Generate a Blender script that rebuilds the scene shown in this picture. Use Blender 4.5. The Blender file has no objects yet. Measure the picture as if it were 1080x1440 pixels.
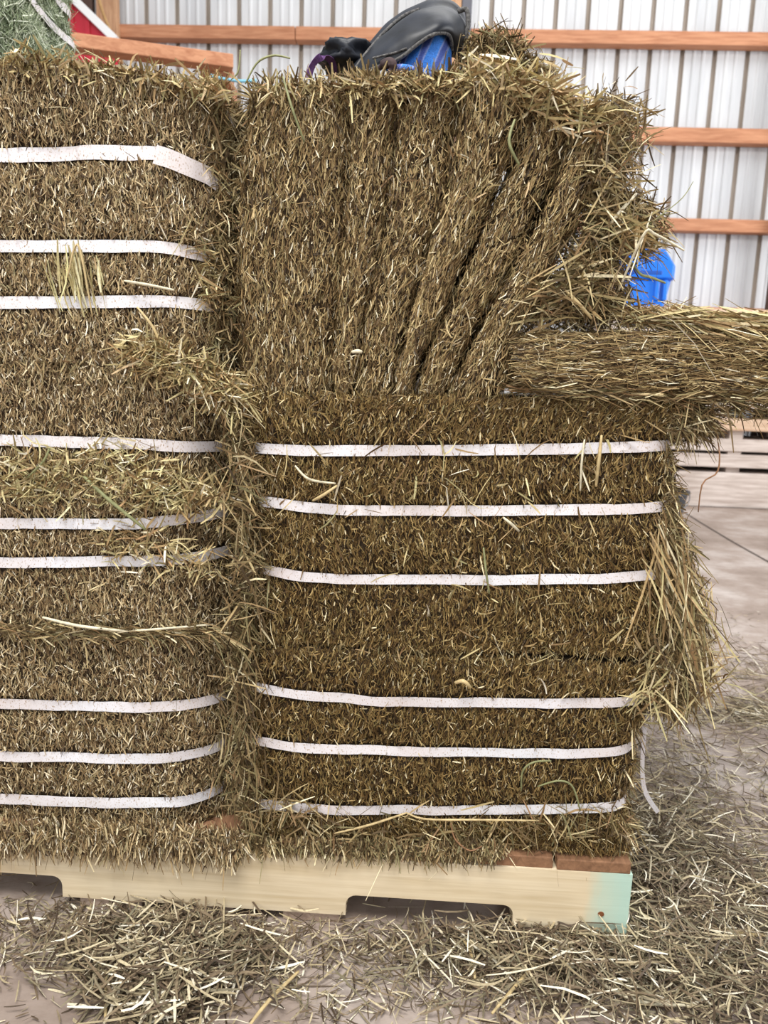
import bpy, math
import numpy as np
from mathutils import Matrix, Vector
C = bpy.context.scene
COL = C.collection
rng = np.random.default_rng(7)

# ------------------------------------------------------------------ camera
F_PX = 1050.0; PITCH = math.radians(9.6); ROLL = .034; YAW = math.radians(2.6); H = .7423
R0 = np.array([math.cos(YAW), math.sin(YAW), 0])
FW = np.array([-math.sin(YAW)*math.cos(PITCH), math.cos(YAW)*math.cos(PITCH), -math.sin(PITCH)])
U0 = np.cross(R0, FW)
RT = math.cos(ROLL)*R0 + math.sin(ROLL)*U0
UP = -math.sin(ROLL)*R0 + math.cos(ROLL)*U0
cam = bpy.data.cameras.new('camera'); camo = bpy.data.objects.new('camera', cam); COL.objects.link(camo)
cam.sensor_fit = 'HORIZONTAL'; cam.sensor_width = 36; cam.lens = 36*F_PX/1080
m = Matrix.Identity(4)
for i in range(3):
    m[i][0] = RT[i]; m[i][1] = UP[i]; m[i][2] = -FW[i]
m[2][3] = H
camo.matrix_world = m
cam.clip_start = .05; cam.clip_end = 60
cam.dof.use_dof = True; cam.dof.focus_distance = .98; cam.dof.aperture_fstop = 10
C.camera = camo

# ------------------------------------------------------------------ light
w = bpy.data.worlds.new('daylight'); C.world = w; w.use_nodes = True
w.node_tree.nodes['Background'].inputs[0].default_value = (.93, .96, 1, 1)
w.node_tree.nodes['Background'].inputs[1].default_value = .62
def area(name, loc, target, size, power, col, sy=None):
    l = bpy.data.lights.new(name, 'AREA'); l.shape = 'RECTANGLE'; l.size = size; l.size_y = sy or size
    l.energy = power; l.color = col
    o = bpy.data.objects.new(name, l); COL.objects.link(o); o.location = loc
    o.rotation_euler = (Vector(target)-Vector(loc)).to_track_quat('-Z', 'Y').to_euler()
area('roof_skylight', (-.5, -.9, 4.4), (0, .9, .5), 2.6, 250, (1, .975, .93), 1.3)
area('added_front_fill', (-1.2, -4.4, 2.2), (0, 1, .8), 3.4, 85, (1, .98, .95), 2.4)  # added unseen source that brightens the bale fronts
area('roof_skylight_far', (1.0, 3.6, 5.0), (.8, 4.8, 0), 3.0, 80, (1, .99, .97), 2.0)
area('open_barn_door', (6.5, 2.9, 2.0), (1.6, 3.4, .2), 3.2, 340, (.97, .98, 1), 3.0)
C.view_settings.view_transform = 'Standard'; C.view_settings.look = 'None'
C.view_settings.gamma = 1; C.view_settings.use_curve_mapping = False
C.view_settings.exposure = 0.0

# ------------------------------------------------------------------ helpers
def ray(x, y): return FW + RT*(x-540)/F_PX - UP*(y-720)/F_PX
def at(x, y, Y):
    d = ray(x, y); p = d*Y/d[1]; return np.array([p[0], Y, p[2]+H])
def onfloor(x, y, z=0):
    d = ray(x, y); k = (z-H)/d[2]; return np.array([d[0]*k, d[1]*k, z])
def lin(c):
    c = [v/255 for v in c]
    return tuple((v/12.92 if v <= .04045 else ((v+.055)/1.055)**2.4) for v in c)+(1,)
def hash3(i, j, k, seed):
    n = (i.astype(np.int64)*73856093) ^ (j.astype(np.int64)*19349663) ^ (k.astype(np.int64)*83492791) ^ (seed*2654435)
    n = (n ^ (n >> 13))*1274126177 & 0x7fffffff
    n = (n ^ (n >> 16)) & 0xffffff
    return n/0xffffff*2-1
def vnoise(p, s, seed=0):
    q = np.asarray(p, float)*s; i = np.floor(q).astype(int); f = q-i; f = f*f*(3-2*f); r = 0
    for a in (0, 1):
        for b in (0, 1):
            for c in (0, 1):
                wt = (f[..., 0] if a else 1-f[..., 0])*(f[..., 1] if b else 1-f[..., 1])*(f[..., 2] if c else 1-f[..., 2])
                r = r+wt*hash3(i[..., 0]+a, i[..., 1]+b, i[..., 2]+c, seed)
    return r
def norm(v): return v/np.maximum(np.linalg.norm(v, axis=-1, keepdims=True), 1e-9)

def mesh_arrays(name, V, Q, mat, parent=None, origin=(0, 0, 0), smooth=False):
    me = bpy.data.meshes.new(name); V = np.asarray(V, np.float32)-np.asarray(origin, np.float32); Q = np.asarray(Q, np.int32)
    me.vertices.add(len(V)); me.vertices.foreach_set('co', V.ravel())
    k = Q.shape[1]; me.loops.add(Q.size); me.loops.foreach_set('vertex_index', Q.ravel())
    me.polygons.add(len(Q)); me.polygons.foreach_set('loop_start', np.arange(0, Q.size, k, dtype=np.int32))
    if smooth: me.polygons.foreach_set('use_smooth', np.ones(len(Q), bool))
    me.update(calc_edges=True); me.materials.append(mat)
    o = bpy.data.objects.new(name, me); COL.objects.link(o)
    if parent is not None: o.parent = parent
    else: o.location = origin
    return o
def poly(name, V, Fs, mat, parent=None, origin=(0, 0, 0), smooth=False, bevel=0, solid=0):
    me = bpy.data.meshes.new(name)
    me.from_pydata([tuple(np.asarray(v, float)-np.asarray(origin, float)) for v in V], [], [list(map(int, f)) for f in Fs])
    if smooth:
        for p in me.polygons: p.use_smooth = True
    me.materials.append(mat)
    o = bpy.data.objects.new(name, me); COL.objects.link(o)
    if parent is not None: o.parent = parent
    else: o.location = origin
    if solid: s = o.modifiers.new('s', 'SOLIDIFY'); s.thickness = solid; s.offset = 0
    if bevel: b = o.modifiers.new('b', 'BEVEL'); b.width = bevel; b.segments = 2; b.limit_method = 'ANGLE'
    return o
BF = [(0, 3, 2, 1), (4, 5, 6, 7), (0, 1, 5, 4), (1, 2, 6, 5), (2, 3, 7, 6), (3, 0, 4, 7)]
def box(name, lo, hi, mat, parent=None, origin=(0, 0, 0), bevel=.002):
    x0, y0, z0 = lo; x1, y1, z1 = hi
    V = [(x0, y0, z0), (x1, y0, z0), (x1, y1, z0), (x0, y1, z0), (x0, y0, z1), (x1, y0, z1), (x1, y1, z1), (x0, y1, z1)]
    return poly(name, V, BF, mat, parent, origin, bevel=bevel)
def beam(name, a, b, wdt, hgt, mat, parent=None, origin=(0, 0, 0), bevel=.003):
    a = np.array(a, float); b = np.array(b, float); d = norm(b-a)
    s = norm(np.cross(d, (0, 0, 1))) if abs(d[2]) < .95 else norm(np.cross(d, (0, 1, 0)))
    u = np.cross(s, d); V = []
    for p in (a, b):
        for i, j in ((-1, -1), (1, -1), (1, 1), (-1, 1)): V.append(p+s*i*wdt/2+u*j*hgt/2)
    return poly(name, V, [(3, 2, 1, 0), (4, 5, 6, 7), (0, 1, 5, 4), (1, 2, 6, 5), (2, 3, 7, 6), (3, 0, 4, 7)], mat, parent, origin, bevel=bevel)
def tube(name, pts, rad, mat, parent=None, origin=(0, 0, 0), n=8):
    pts = np.array(pts, float); V = []; Q = []
    for i, p in enumerate(pts):
        t = norm(pts[min(i+1, len(pts)-1)]-pts[max(i-1, 0)]); s = norm(np.cross(t, (.13, .9, .2))); u = np.cross(s, t)
        r = rad[i] if hasattr(rad, '__len__') else rad
        for k in range(n):
            a = 2*math.pi*k/n; V.append(p+s*math.cos(a)*r+u*math.sin(a)*r)
    for i in range(len(pts)-1):
        for k in range(n): Q.append((i*n+k, i*n+(k+1) % n, (i+1)*n+(k+1) % n, (i+1)*n+k))
    Q.append(tuple(range(n))[::-1]); Q.append(tuple(range((len(pts)-1)*n, len(pts)*n)))
    return poly(name, V, Q, mat, parent, origin, smooth=True)
def smoothpath(pts, n=24):
    pts = np.array(pts, float); k = len(pts); out = []
    for s in np.linspace(0, k-1, n):
        i = min(int(s), k-2); f = s-i
        p0, p1, p2, p3 = pts[max(i-1, 0)], pts[i], pts[i+1], pts[min(i+2, k-1)]
        out.append(.5*((2*p1)+(-p0+p2)*f+(2*p0-5*p1+4*p2-p3)*f*f+(-p0+3*p1-3*p2+p3)*f**3))
    return np.array(out)
def thing(name, label, cat, loc=(0, 0, 0), group=None):
    o = bpy.data.objects.new(name, None); COL.objects.link(o); o.location = loc; o.empty_display_size = .1
    o['label'] = label; o['category'] = cat
    if group: o['group'] = group
    return o
def tag(o, label, cat, group=None, kind=None):
    o['label'] = label; o['category'] = cat
    if group: o['group'] = group
    if kind: o['kind'] = kind
    return o

# ------------------------------------------------------------------ materials
def mat(name, col=(.5, .5, .5, 1), rough=.7, spec=.3):
    m = bpy.data.materials.new(name); m.use_nodes = True; b = m.node_tree.nodes['Principled BSDF']
    b.inputs['Base Color'].default_value = col; b.inputs['Roughness'].default_value = rough
    b.inputs['Specular IOR Level'].default_value = spec
    return m, m.node_tree, b
def ramp(nt, stops, mode='LINEAR'):
    r = nt.nodes.new('ShaderNodeValToRGB'); r.color_ramp.interpolation = mode; e = r.color_ramp.elements
    while len(e) < len(stops): e.new(.5)
    for el, (p, c) in zip(e, stops): el.position = p; el.color = c
    return r
def noise(nt, scale, detail=4, vec=None, stretch=None, rough=.6):
    n = nt.nodes.new('ShaderNodeTexNoise'); n.inputs['Scale'].default_value = scale
    n.inputs['Detail'].default_value = detail; n.inputs['Roughness'].default_value = rough
    tc = nt.nodes.new('ShaderNodeTexCoord'); mp = nt.nodes.new('ShaderNodeMapping')
    nt.links.new(tc.outputs['Object'], mp.inputs['Vector'])
    if stretch: mp.inputs['Scale'].default_value = stretch
    nt.links.new(mp.outputs['Vector'], n.inputs['Vector']); return n
def bump(nt, b, src, strength, dist):
    bp = nt.nodes.new('ShaderNodeBump'); bp.inputs['Strength'].default_value = strength; bp.inputs['Distance'].default_value = dist
    nt.links.new(src, bp.inputs['Height']); nt.links.new(bp.outputs[0], b.inputs['Normal'])
def noisy(name, c1, c2, scale=8, stretch=None, rough=.7, bstr=.3, bdist=.002, spec=.3, lo=.3, hi=.7, extra=None):
    m, nt, b = mat(name, lin(c1), rough, spec); n = noise(nt, scale, 6, stretch=stretch)
    stops = [(lo, lin(c1)), (hi, lin(c2))]
    if extra: stops += extra
    r = ramp(nt, stops); nt.links.new(n.outputs['Fac'], r.inputs[0]); nt.links.new(r.outputs[0], b.inputs['Base Color'])
    if bstr: bump(nt, b, n.outputs['Fac'], bstr, bdist)
    return m
def fibre_mat(name, stops, trans=.25):
    m, nt, b = mat(name, rough=.62, spec=.25)
    g = nt.nodes.new('ShaderNodeNewGeometry')
    r = ramp(nt, [(p, lin(c)) for p, c in stops]); nt.links.new(g.outputs['Random Per Island'], r.inputs[0])
    n = noise(nt, 260, 2); mx = nt.nodes.new('ShaderNodeMix'); mx.data_type = 'RGBA'; mx.blend_type = 'MULTIPLY'
    mx.inputs[0].default_value = .5
    r2 = ramp(nt, [(.3, (.6, .575, .54, 1)), (.62, (1.15, 1.15, 1.15, 1))]); nt.links.new(n.outputs['Fac'], r2.inputs[0])
    nt.links.new(r.outputs[0], mx.inputs[6]); nt.links.new(r2.outputs[0], mx.inputs[7])
    nt.links.new(mx.outputs[2], b.inputs['Base Color'])
    return m
# colour families of the cut grass stems
HAY_L = [(0, (56, 42, 30)), (.14, (96, 76, 54)), (.34, (140, 116, 82)), (.54, (168, 143, 104)), (.64, (146, 136, 102)), (.76, (192, 168, 126)), (.9, (220, 202, 162)), (1, (250, 242, 220))]
HAY_C = [(0, (44, 31, 17)), (.18, (78, 58, 32)), (.4, (108, 84, 48)), (.6, (134, 108, 64)), (.68, (112, 100, 62)), (.82, (154, 128, 80)), (.95, (186, 162, 110)), (1, (240, 228, 192))]
HAY_T = [(0, (50, 38, 25)), (.16, (88, 68, 44)), (.36, (126, 101, 66)), (.57, (154, 129, 88)), (.66, (134, 122, 84)), (.8, (180, 155, 108)), (.93, (208, 188, 142)), (1, (246, 238, 212))]
LOOSE = [(0, (100, 78, 52)), (.14, (140, 114, 78)), (.3, (176, 150, 106)), (.42, (158, 152, 110)), (.6, (198, 180, 132)), (.76, (216, 202, 154)), (.84, (176, 140, 100)), (.92, (232, 220, 182)), (1, (252, 246, 228))]
SHAGC = [(0, (60, 47, 32)), (.18, (100, 82, 56)), (.38, (138, 116, 80)), (.52, (124, 118, 84)), (.7, (166, 146, 104)), (.78, (140, 108, 76)), (.9, (198, 180, 134)), (1, (240, 228, 192))]
PALE = [(0, (150, 132, 96)), (.3, (196, 182, 134)), (.6, (218, 206, 158)), (.85, (206, 200, 148)), (1, (246, 240, 214))]
GREEN = [(0, (84, 96, 72)), (.25, (126, 140, 108)), (.5, (162, 174, 140)), (.75, (196, 204, 176)), (1, (240, 244, 226))]
FLOORH = [(0, (66, 54, 44)), (.2, (104, 88, 70)), (.42, (138, 121, 97)), (.58, (122, 116, 94)), (.74, (168, 153, 122)), (.88, (204, 190, 156)), (1, (246, 240, 222))]
M = {'hl': fibre_mat('grey_gold_hay', HAY_L), 'hc': fibre_mat('brown_gold_hay', HAY_C), 'ht': fibre_mat('tan_hay', HAY_T),
     'loose': fibre_mat('loose_straw', LOOSE), 'shag': fibre_mat('ragged_hay', SHAGC), 'pale_straw': fibre_mat('pale_long_straw', PALE), 'green': fibre_mat('green_hay', GREEN),
     'floorhay': fibre_mat('trodden_hay', FLOORH)}
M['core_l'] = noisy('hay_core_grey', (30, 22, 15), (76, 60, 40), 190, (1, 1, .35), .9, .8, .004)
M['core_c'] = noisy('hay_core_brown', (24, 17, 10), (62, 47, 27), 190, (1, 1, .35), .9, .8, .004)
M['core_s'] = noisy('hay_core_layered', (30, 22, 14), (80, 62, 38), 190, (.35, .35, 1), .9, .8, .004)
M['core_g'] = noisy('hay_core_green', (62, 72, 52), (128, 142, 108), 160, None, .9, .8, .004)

def strap_mat():
    m, nt, b = mat('woven_white_strap', lin((226, 226, 232)), .55, .3)
    n = noise(nt, 620, 2, stretch=(1, 1, .6), rough=.4)
    r = ramp(nt, [(.27, lin((160, 130, 96))), (.34, lin((220, 215, 212))), (.46, lin((236, 236, 242)))])
    nt.links.new(n.outputs['Fac'], r.inputs[0])
    n2 = noise(nt, 6, 3); r2 = ramp(nt, [(.35, lin((236, 226, 220))), (.7, (1, 1, 1, 1))]); nt.links.new(n2.outputs['Fac'], r2.inputs[0])
    mx = nt.nodes.new('ShaderNodeMix'); mx.data_type = 'RGBA'; mx.blend_type = 'MULTIPLY'; mx.inputs[0].default_value = 1
    nt.links.new(r.outputs[0], mx.inputs[6]); nt.links.new(r2.outputs[0], mx.inputs[7]); nt.links.new(mx.outputs[2], b.inputs['Base Color'])
    wv = nt.nodes.new('ShaderNodeTexWave'); wv.bands_direction = 'Z'; wv.inputs['Scale'].default_value = 330
    tc = nt.nodes.new('ShaderNodeTexCoord'); nt.links.new(tc.outputs['Object'], wv.inputs['Vector']); bump(nt, b, wv.outputs['Fac'], .25, .0006)
    return m
M['strap'] = strap_mat()
def wood(name, c1, c2, sx=(1.5, 22, 22), scale=6, rough=.65):
    m, nt, b = mat(name, lin(c1), rough, .25)
    n = noise(nt, scale, 8, stretch=sx); n.inputs['Distortion'].default_value = .6
    r = ramp(nt, [(.3, lin(c1)), (.62, lin(c2))]); nt.links.new(n.outputs['Fac'], r.inputs[0])
    n2 = noise(nt, 3, 4, stretch=(1, 2, 2)); r2 = ramp(nt, [(.35, (.82, .8, .78, 1)), (.6, (1, 1, 1, 1))]); nt.links.new(n2.outputs['Fac'], r2.inputs[0])
    mx = nt.nodes.new('ShaderNodeMix'); mx.data_type = 'RGBA'; mx.blend_type = 'MULTIPLY'; mx.inputs[0].default_value = .8
    nt.links.new(r.outputs[0], mx.inputs[6]); nt.links.new(r2.outputs[0], mx.inputs[7]); nt.links.new(mx.outputs[2], b.inputs['Base Color'])
    bump(nt, b, n.outputs['Fac'], .25, .001)
    return m, nt, b, mx
M['girt'] = wood('orange_brown_lumber', (166, 110, 80), (198, 144, 110), (1, 14, 14), 5)[0]
M['post'] = wood('tan_post_lumber', (172, 128, 96), (206, 166, 130), (14, 14, 1), 5)[0]
M['deck'] = wood('red_brown_board', (116, 84, 62), (150, 112, 84), (22, 1.5, 22), 6)[0]
M['pale'] = wood('pale_bottom_board', (160, 138, 124), (196, 176, 160), (22, 1.5, 22), 6)[0]
M['weather'] = wood('weathered_grey_board', (176, 160, 150), (214, 202, 194), (1, 9, 14), 4)[0]
M['weather2'] = wood('orange_tinted_board', (190, 156, 128), (220, 194, 168), (1, 9, 14), 4)[0]
def stringer_mat():
    m, nt, b, mx = wood('pale_pine_with_paint', (216, 196, 160), (236, 220, 190), (1, 16, 26), 4, .55)
    tc = nt.nodes.new('ShaderNodeTexCoord'); sp = nt.nodes.new('ShaderNodeSeparateXYZ'); nt.links.new(tc.outputs['Object'], sp.inputs[0])
    n = noise(nt, 14, 4, stretch=(1.6, 1, .5)); ma = nt.nodes.new('ShaderNodeMath'); ma.operation = 'MULTIPLY_ADD'
    nt.links.new(n.outputs['Fac'], ma.inputs[0]); ma.inputs[1].default_value = .05; nt.links.new(sp.outputs[0], ma.inputs[2])
    r = ramp(nt, [(.272, (0, 0, 0, 1)), (.293, (.5, .5, .5, 1)), (.32, (.7, .7, .7, 1))]); nt.links.new(ma.outputs[0], r.inputs[0])
    m2 = nt.nodes.new('ShaderNodeMix'); m2.data_type = 'RGBA'; nt.links.new(r.outputs[0], m2.inputs[0])
    nt.links.new(mx.outputs[2], m2.inputs[6]); m2.inputs[7].default_value = lin((164, 214, 206))
    nt.links.new(m2.outputs[2], b.inputs['Base Color'])
    return m
M['stringer'] = stringer_mat()
M['knot'] = noisy('knot_wood', (98, 56, 32), (140, 88, 54), 60)
M['sheet'] = noisy('milky_wall_sheet', (182, 184, 187), (214, 216, 218), 2.2, (3, 1, .35), .45, .05, .001, .4)
M['valley'] = noisy('beige_sheet_valley', (150, 139, 128), (182, 172, 162), 3, (2, 1, .4), .8, 0)
def floor_mat():
    m, nt, b = mat('dusty_concrete', lin((170, 158, 152)), .75, .25)
    n = noise(nt, 2.2, 9, rough=.62); r = ramp(nt, [(.32, lin((124, 108, 97))), (.5, lin((160, 145, 135))), (.68, lin((196, 186, 180)))])
    nt.links.new(n.outputs['Fac'], r.inputs[0])
    n2 = noise(nt, 45, 6, rough=.7, stretch=(.5, 1, 1)); r2 = ramp(nt, [(.3, (.72, .69, .66, 1)), (.55, (1, 1, 1, 1))]); nt.links.new(n2.outputs['Fac'], r2.inputs[0])
    mx = nt.nodes.new('ShaderNodeMix'); mx.data_type = 'RGBA'; mx.blend_type = 'MULTIPLY'; mx.inputs[0].default_value = .7
    nt.links.new(r.outputs[0], mx.inputs[6]); nt.links.new(r2.outputs[0], mx.inputs[7]); nt.links.new(mx.outputs[2], b.inputs['Base Color'])
    bump(nt, b, n2.outputs['Fac'], .35, .002); return m
M['floor'] = floor_mat()
M['joint'] = mat('joint_dirt', lin((66, 56, 50)), .9)[0]
M['blue'] = mat('bright_blue_plastic', lin((28, 116, 226)), .35, .5)[0]
M['blue_shade'] = mat('shaded_blue_plastic', lin((14, 76, 168)), .4, .5)[0]  # darker copy of the bin blue, shade painted into groove and rib gap
M['bucket'] = mat('black_plastic', lin((52, 54, 58)), .45, .4)[0]
M['wire'] = mat('bucket_wire', lin((120, 120, 122)), .4)[0]
M['red'] = mat('red_painted_metal', lin((196, 44, 62)), .4, .4)[0]
M['white'] = mat('white_painted_trim', lin((236, 236, 236)), .5)[0]
M['dark'] = mat('dark_brown_paint', lin((84, 66, 58)), .8)[0]
M['greyshade'] = mat('dark_grey_shade', lin((96, 96, 104)), .5)[0]
M['rope'] = noisy('tan_rope', (150, 114, 70), (204, 168, 116), 160)
M['twine'] = mat('pale_blue_twine', lin((130, 190, 214)), .6)[0]

# ------------------------------------------------------------------ strands
def strands(P, T, N, L, W, bend=.15, seg=2, droop=None, twist=.8):
    """bent tapering blades as arrays of vertices and quads"""
    n = len(P); T = norm(T); L = np.broadcast_to(L, n)[:, None]; W = np.broadcast_to(W, n)[:, None]
    B = norm(np.cross(T, N)); Nn = np.cross(B, T)
    a = rng.normal(0, twist, n)[:, None]; Bt = B*np.cos(a)+Nn*np.sin(a)
    ph = rng.uniform(0, 2*math.pi, n)[:, None]; Cd = B*np.cos(ph)+Nn*np.sin(ph)*.6
    if droop is not None: Cd = Cd*.6+np.array(droop)
    bn = rng.normal(0, 1, n)[:, None]*bend
    if droop is not None: bn = np.abs(bn)
    S = np.linspace(-.5, .5, seg+1); V = np.empty((n, seg+1, 2, 3))
    kink = rng.uniform(-.3, .3, n)[:, None]
    for i, s in enumerate(S):
        c = P+T*L*s+Cd*L*bn*((s+kink)**2*4 if droop is None else (s+.5)**2*2)
        wd = W*(.5 if seg == 1 else (.5 if 0 < i < seg else .28))
        V[:, i, 0] = c-Bt*wd; V[:, i, 1] = c+Bt*wd
    base = (np.arange(n)*(seg+1)*2)[:, None]; q = []
    for i in range(seg):
        o = i*2; q.append(np.stack([base+o, base+o+1, base+o+3, base+o+2], -1)[:, 0])
    return V.reshape(-1, 3), np.concatenate(q)
def join(lst):
    V = []; Q = []; o = 0
    for v, q in lst: V.append(v); Q.append(q+o); o += len(v)
    return np.concatenate(V), np.concatenate(Q)
def unit(n): return norm(rng.normal(0, 1, (n, 3)))

class Loft:
    """a block of pressed hay: two side outlines seen from the front, carried back to a depth, corners rounded"""
    def __init__(s, left, right, yf, depth, rad=.05, re=.02, pinch=(), amp=.004, seed=0, pw=.006, radr=None):
        s.l = smoothpath([(p[0], p[1], 0) for p in left], 40)[:, :2]; s.r = smoothpath([(p[0], p[1], 0) for p in right], 40)[:, :2]
        s.yf, s.d, s.re, s.amp, s.seed, s.pinch, s.pw = yf, depth, re, amp, seed, pinch, pw
        s.w = float(np.mean(np.linalg.norm(s.r-s.l, axis=1))); s.h = float(np.mean([np.linalg.norm(np.diff(q, axis=0), axis=1).sum() for q in (s.l, s.r)]))
        r = min(rad, s.w*.45); r2 = min(radr if radr else rad, s.w*.45); pts = []; nr = []
        def arc(cx, cy, a0, a1, rr):
            for a in np.linspace(a0, a1, 9): pts.append((cx+rr*math.cos(a), cy+rr*math.sin(a))); nr.append((math.cos(a), math.sin(a)))
        def line(p, q, n, nv):
            for k in range(1, n): f = k/n; pts.append((p[0]+(q[0]-p[0])*f, p[1]+(q[1]-p[1])*f)); nr.append(nv)
        arc(r, r, math.pi, 1.5*math.pi, r); line((r, 0), (s.w-r2, 0), 60, (0, -1))
        arc(s.w-r2, r2, 1.5*math.pi, 2*math.pi, r2); line((s.w, r2), (s.w, s.d-r2), 30, (1, 0))
        arc(s.w-r2, s.d-r2, 0, .5*math.pi, r2); line((s.w-r2, s.d), (r, s.d), 20, (0, 1))
        arc(r, s.d-r, .5*math.pi, math.pi, r); line((0, s.d-r), (0, r), 30, (-1, 0))
        s.pts = np.array(pts); s.nr = np.array(nr); q = np.vstack([s.pts, s.pts[:1]])
        s.cum = np.concatenate([[0], np.cumsum(np.linalg.norm(np.diff(q, axis=0), axis=1))]); s.per = s.cum[-1]
        s.ufront = (r*math.pi/2*.0, r*math.pi/2+(s.w-r-r2)+r2*math.pi/2)
        s.uside = s.ufront[1]+s.d-r2
    def ev(s, u, t):
        """u arclength around, t 0 top .. 1 bottom -> position, normal, along-stem tangent"""
        u = np.mod(u, s.per); t = np.asarray(t, float)
        pc = np.vstack([s.pts, s.pts[:1]]); nc = np.vstack([s.nr, s.nr[:1]])
        a = np.interp(u, s.cum, pc[:, 0]); b = np.interp(u, s.cum, pc[:, 1]); nx = np.interp(u, s.cum, nc[:, 0]); ny = np.interp(u, s.cum, nc[:, 1])
        g = np.linspace(0, 1, 40)
        def E(tt):
            tt = np.clip(tt, 0, 1)
            lx, lz, rx, rz = (np.interp(tt, g, c) for c in (s.l[:, 0], s.l[:, 1], s.r[:, 0], s.r[:, 1])); f = a/s.w
            return np.stack([lx+(rx-lx)*f, s.yf+b, lz+(rz-lz)*f], -1)
        p = E(t); T = norm(E(t-.02)-E(t+.02))
        g0 = E(t)[..., 0]*0
        ax = norm(np.stack([np.interp(t, g, s.r[:, 0]-s.l[:, 0]), g0, np.interp(t, g, s.r[:, 1]-s.l[:, 1])], -1))
        N = norm(ax*nx[..., None]+np.array([0, 1., 0])*ny[..., None])
        dt = np.minimum(t, 1-t)*s.h; e = np.clip(1-dt/s.re, 0, 1); off = -s.re*(1-np.sqrt(np.maximum(0, 1-e*e)))*.8
        off = off+s.amp*vnoise(p, 22, s.seed)+s.amp*1.6*vnoise(p, 7, s.seed+1)+s.amp*.4*vnoise(p, 70, s.seed+2)
        for z in s.pinch: off = off-s.pw*np.exp(-((p[..., 2]-np.interp(p[..., 0], z[0], z[1]))/.018)**2)
        p = p+N*off[..., None]
        return p, N, T
    def body(s, name, m, parent, origin, nv=56):
        U = s.cum[:-1]; nu = len(U); ts = np.linspace(0, 1, nv)
        uu, tt = np.meshgrid(U, ts); p, _, _ = s.ev(uu.ravel(), tt.ravel()); V = list(p); Q = []
        for j in range(nv-1):
            for i in range(nu): Q.append((j*nu+i, (j+1)*nu+i, (j+1)*nu+(i+1) % nu, j*nu+(i+1) % nu))
        c0 = p[:nu].mean(0); c1 = p[-nu:].mean(0); k = len(V); V += [c0, c1]
        for i in range(nu): Q.append((i, (i+1) % nu, k)); Q.append(((nv-1)*nu+(i+1) % nu, (nv-1)*nu+i, k+1))
        return poly(name, V, Q, m, parent, origin, smooth=True)
    def fibres(s, dens, sideden, ang=.45, Lr=(.004, .014), Wr=(.0007, .0019), straps=(), hl=.007, tilt=.28):
        out = []
        nf = int(dens*s.ufront[1]*s.h); ns = int(sideden*(s.uside-s.ufront[1])*s.h); nl = int(sideden*.5*(s.d)*s.h)
        u = np.concatenate([rng.uniform(0, s.ufront[1], nf), rng.uniform(s.ufront[1], s.uside, ns), rng.uniform(s.per-s.d, s.per, nl)])
        t = rng.uniform(.0, 1, len(u)); p, N, T = s.ev(u, t)
        if straps:
            keep = np.ones(len(u), bool)
            for z in straps:
                d = np.abs(p[:, 2]-np.interp(p[:, 0], z[0], z[1])); keep &= ~((d < .0098) & (rng.random(len(u)) < .992))
            u, t, p, N, T = u[keep], t[keep], p[keep], N[keep], T[keep]
        n = len(u); a = rng.normal(0, ang, n); wild = rng.random(n) < .14; a[wild] = rng.uniform(-1.5, 1.5, wild.sum())
        S = np.cross(T, N); D = T*np.cos(a)[:, None]+S*np.sin(a)[:, None]+N*rng.normal(.05, tilt, n)[:, None]
        L = rng.uniform(*Lr, n)*np.exp(rng.normal(0, .25, n)); W = rng.uniform(*Wr, n)
        p = p+N*(rng.random(n)**2*hl+.0006)[:, None]
        return strands(p, D, N, L, W, .09, 2, twist=.6)
    def topfib(s, n, L=(.015, .05)):
        u = rng.uniform(0, s.per, n); p, _, _ = s.ev(u, np.zeros(n)); q, _, _ = s.ev(s.cum[:-1], np.zeros(len(s.cum)-1)); c = q.mean(0)
        p = c+(p-c)*np.sqrt(rng.random((n, 1))); p[:, 2] += .001+rng.random(n)**2*.006; D = rng.normal(0, 1, (n, 3))*(1, 1, .15)
        return strands(p, D, np.tile([0, 0, 1.], (n, 1)), rng.uniform(*L, n), rng.uniform(.001, .0024, n), .12, 2)
    def edge(s, n, t0, t1, u0, u1, L, out=.6, up=0., W=(.0009, .0023), side=.6, droop=(0, 0, -.5), bend=.25):
        """shaggy longer stems growing out of part of the surface"""
        u = rng.uniform(u0, u1, n); t = rng.uniform(t0, t1, n); p, N, T = s.ev(u, t); S = np.cross(T, N)
        keep = np.ones(n, bool)
        for z in s.pinch: keep &= ~((np.abs(p[:, 2]-np.interp(p[:, 0], z[0], z[1])) < .014) & (rng.random(n) < .8))
        u, t, p, N, T, S = u[keep], t[keep], p[keep], N[keep], T[keep], S[keep]; n = len(u)
        D = N*(out*rng.uniform(.2, 1.2, n))[:, None]+S*rng.normal(0, side, n)[:, None]+T*rng.normal(up, .5, n)[:, None]
        Ls = rng.uniform(L[0], L[1], n); D = norm(D)
        return strands(p+D*(Ls*.35)[:, None], D, N+.01, Ls, rng.uniform(W[0], W[1], n), bend, 3, droop=droop)
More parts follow.
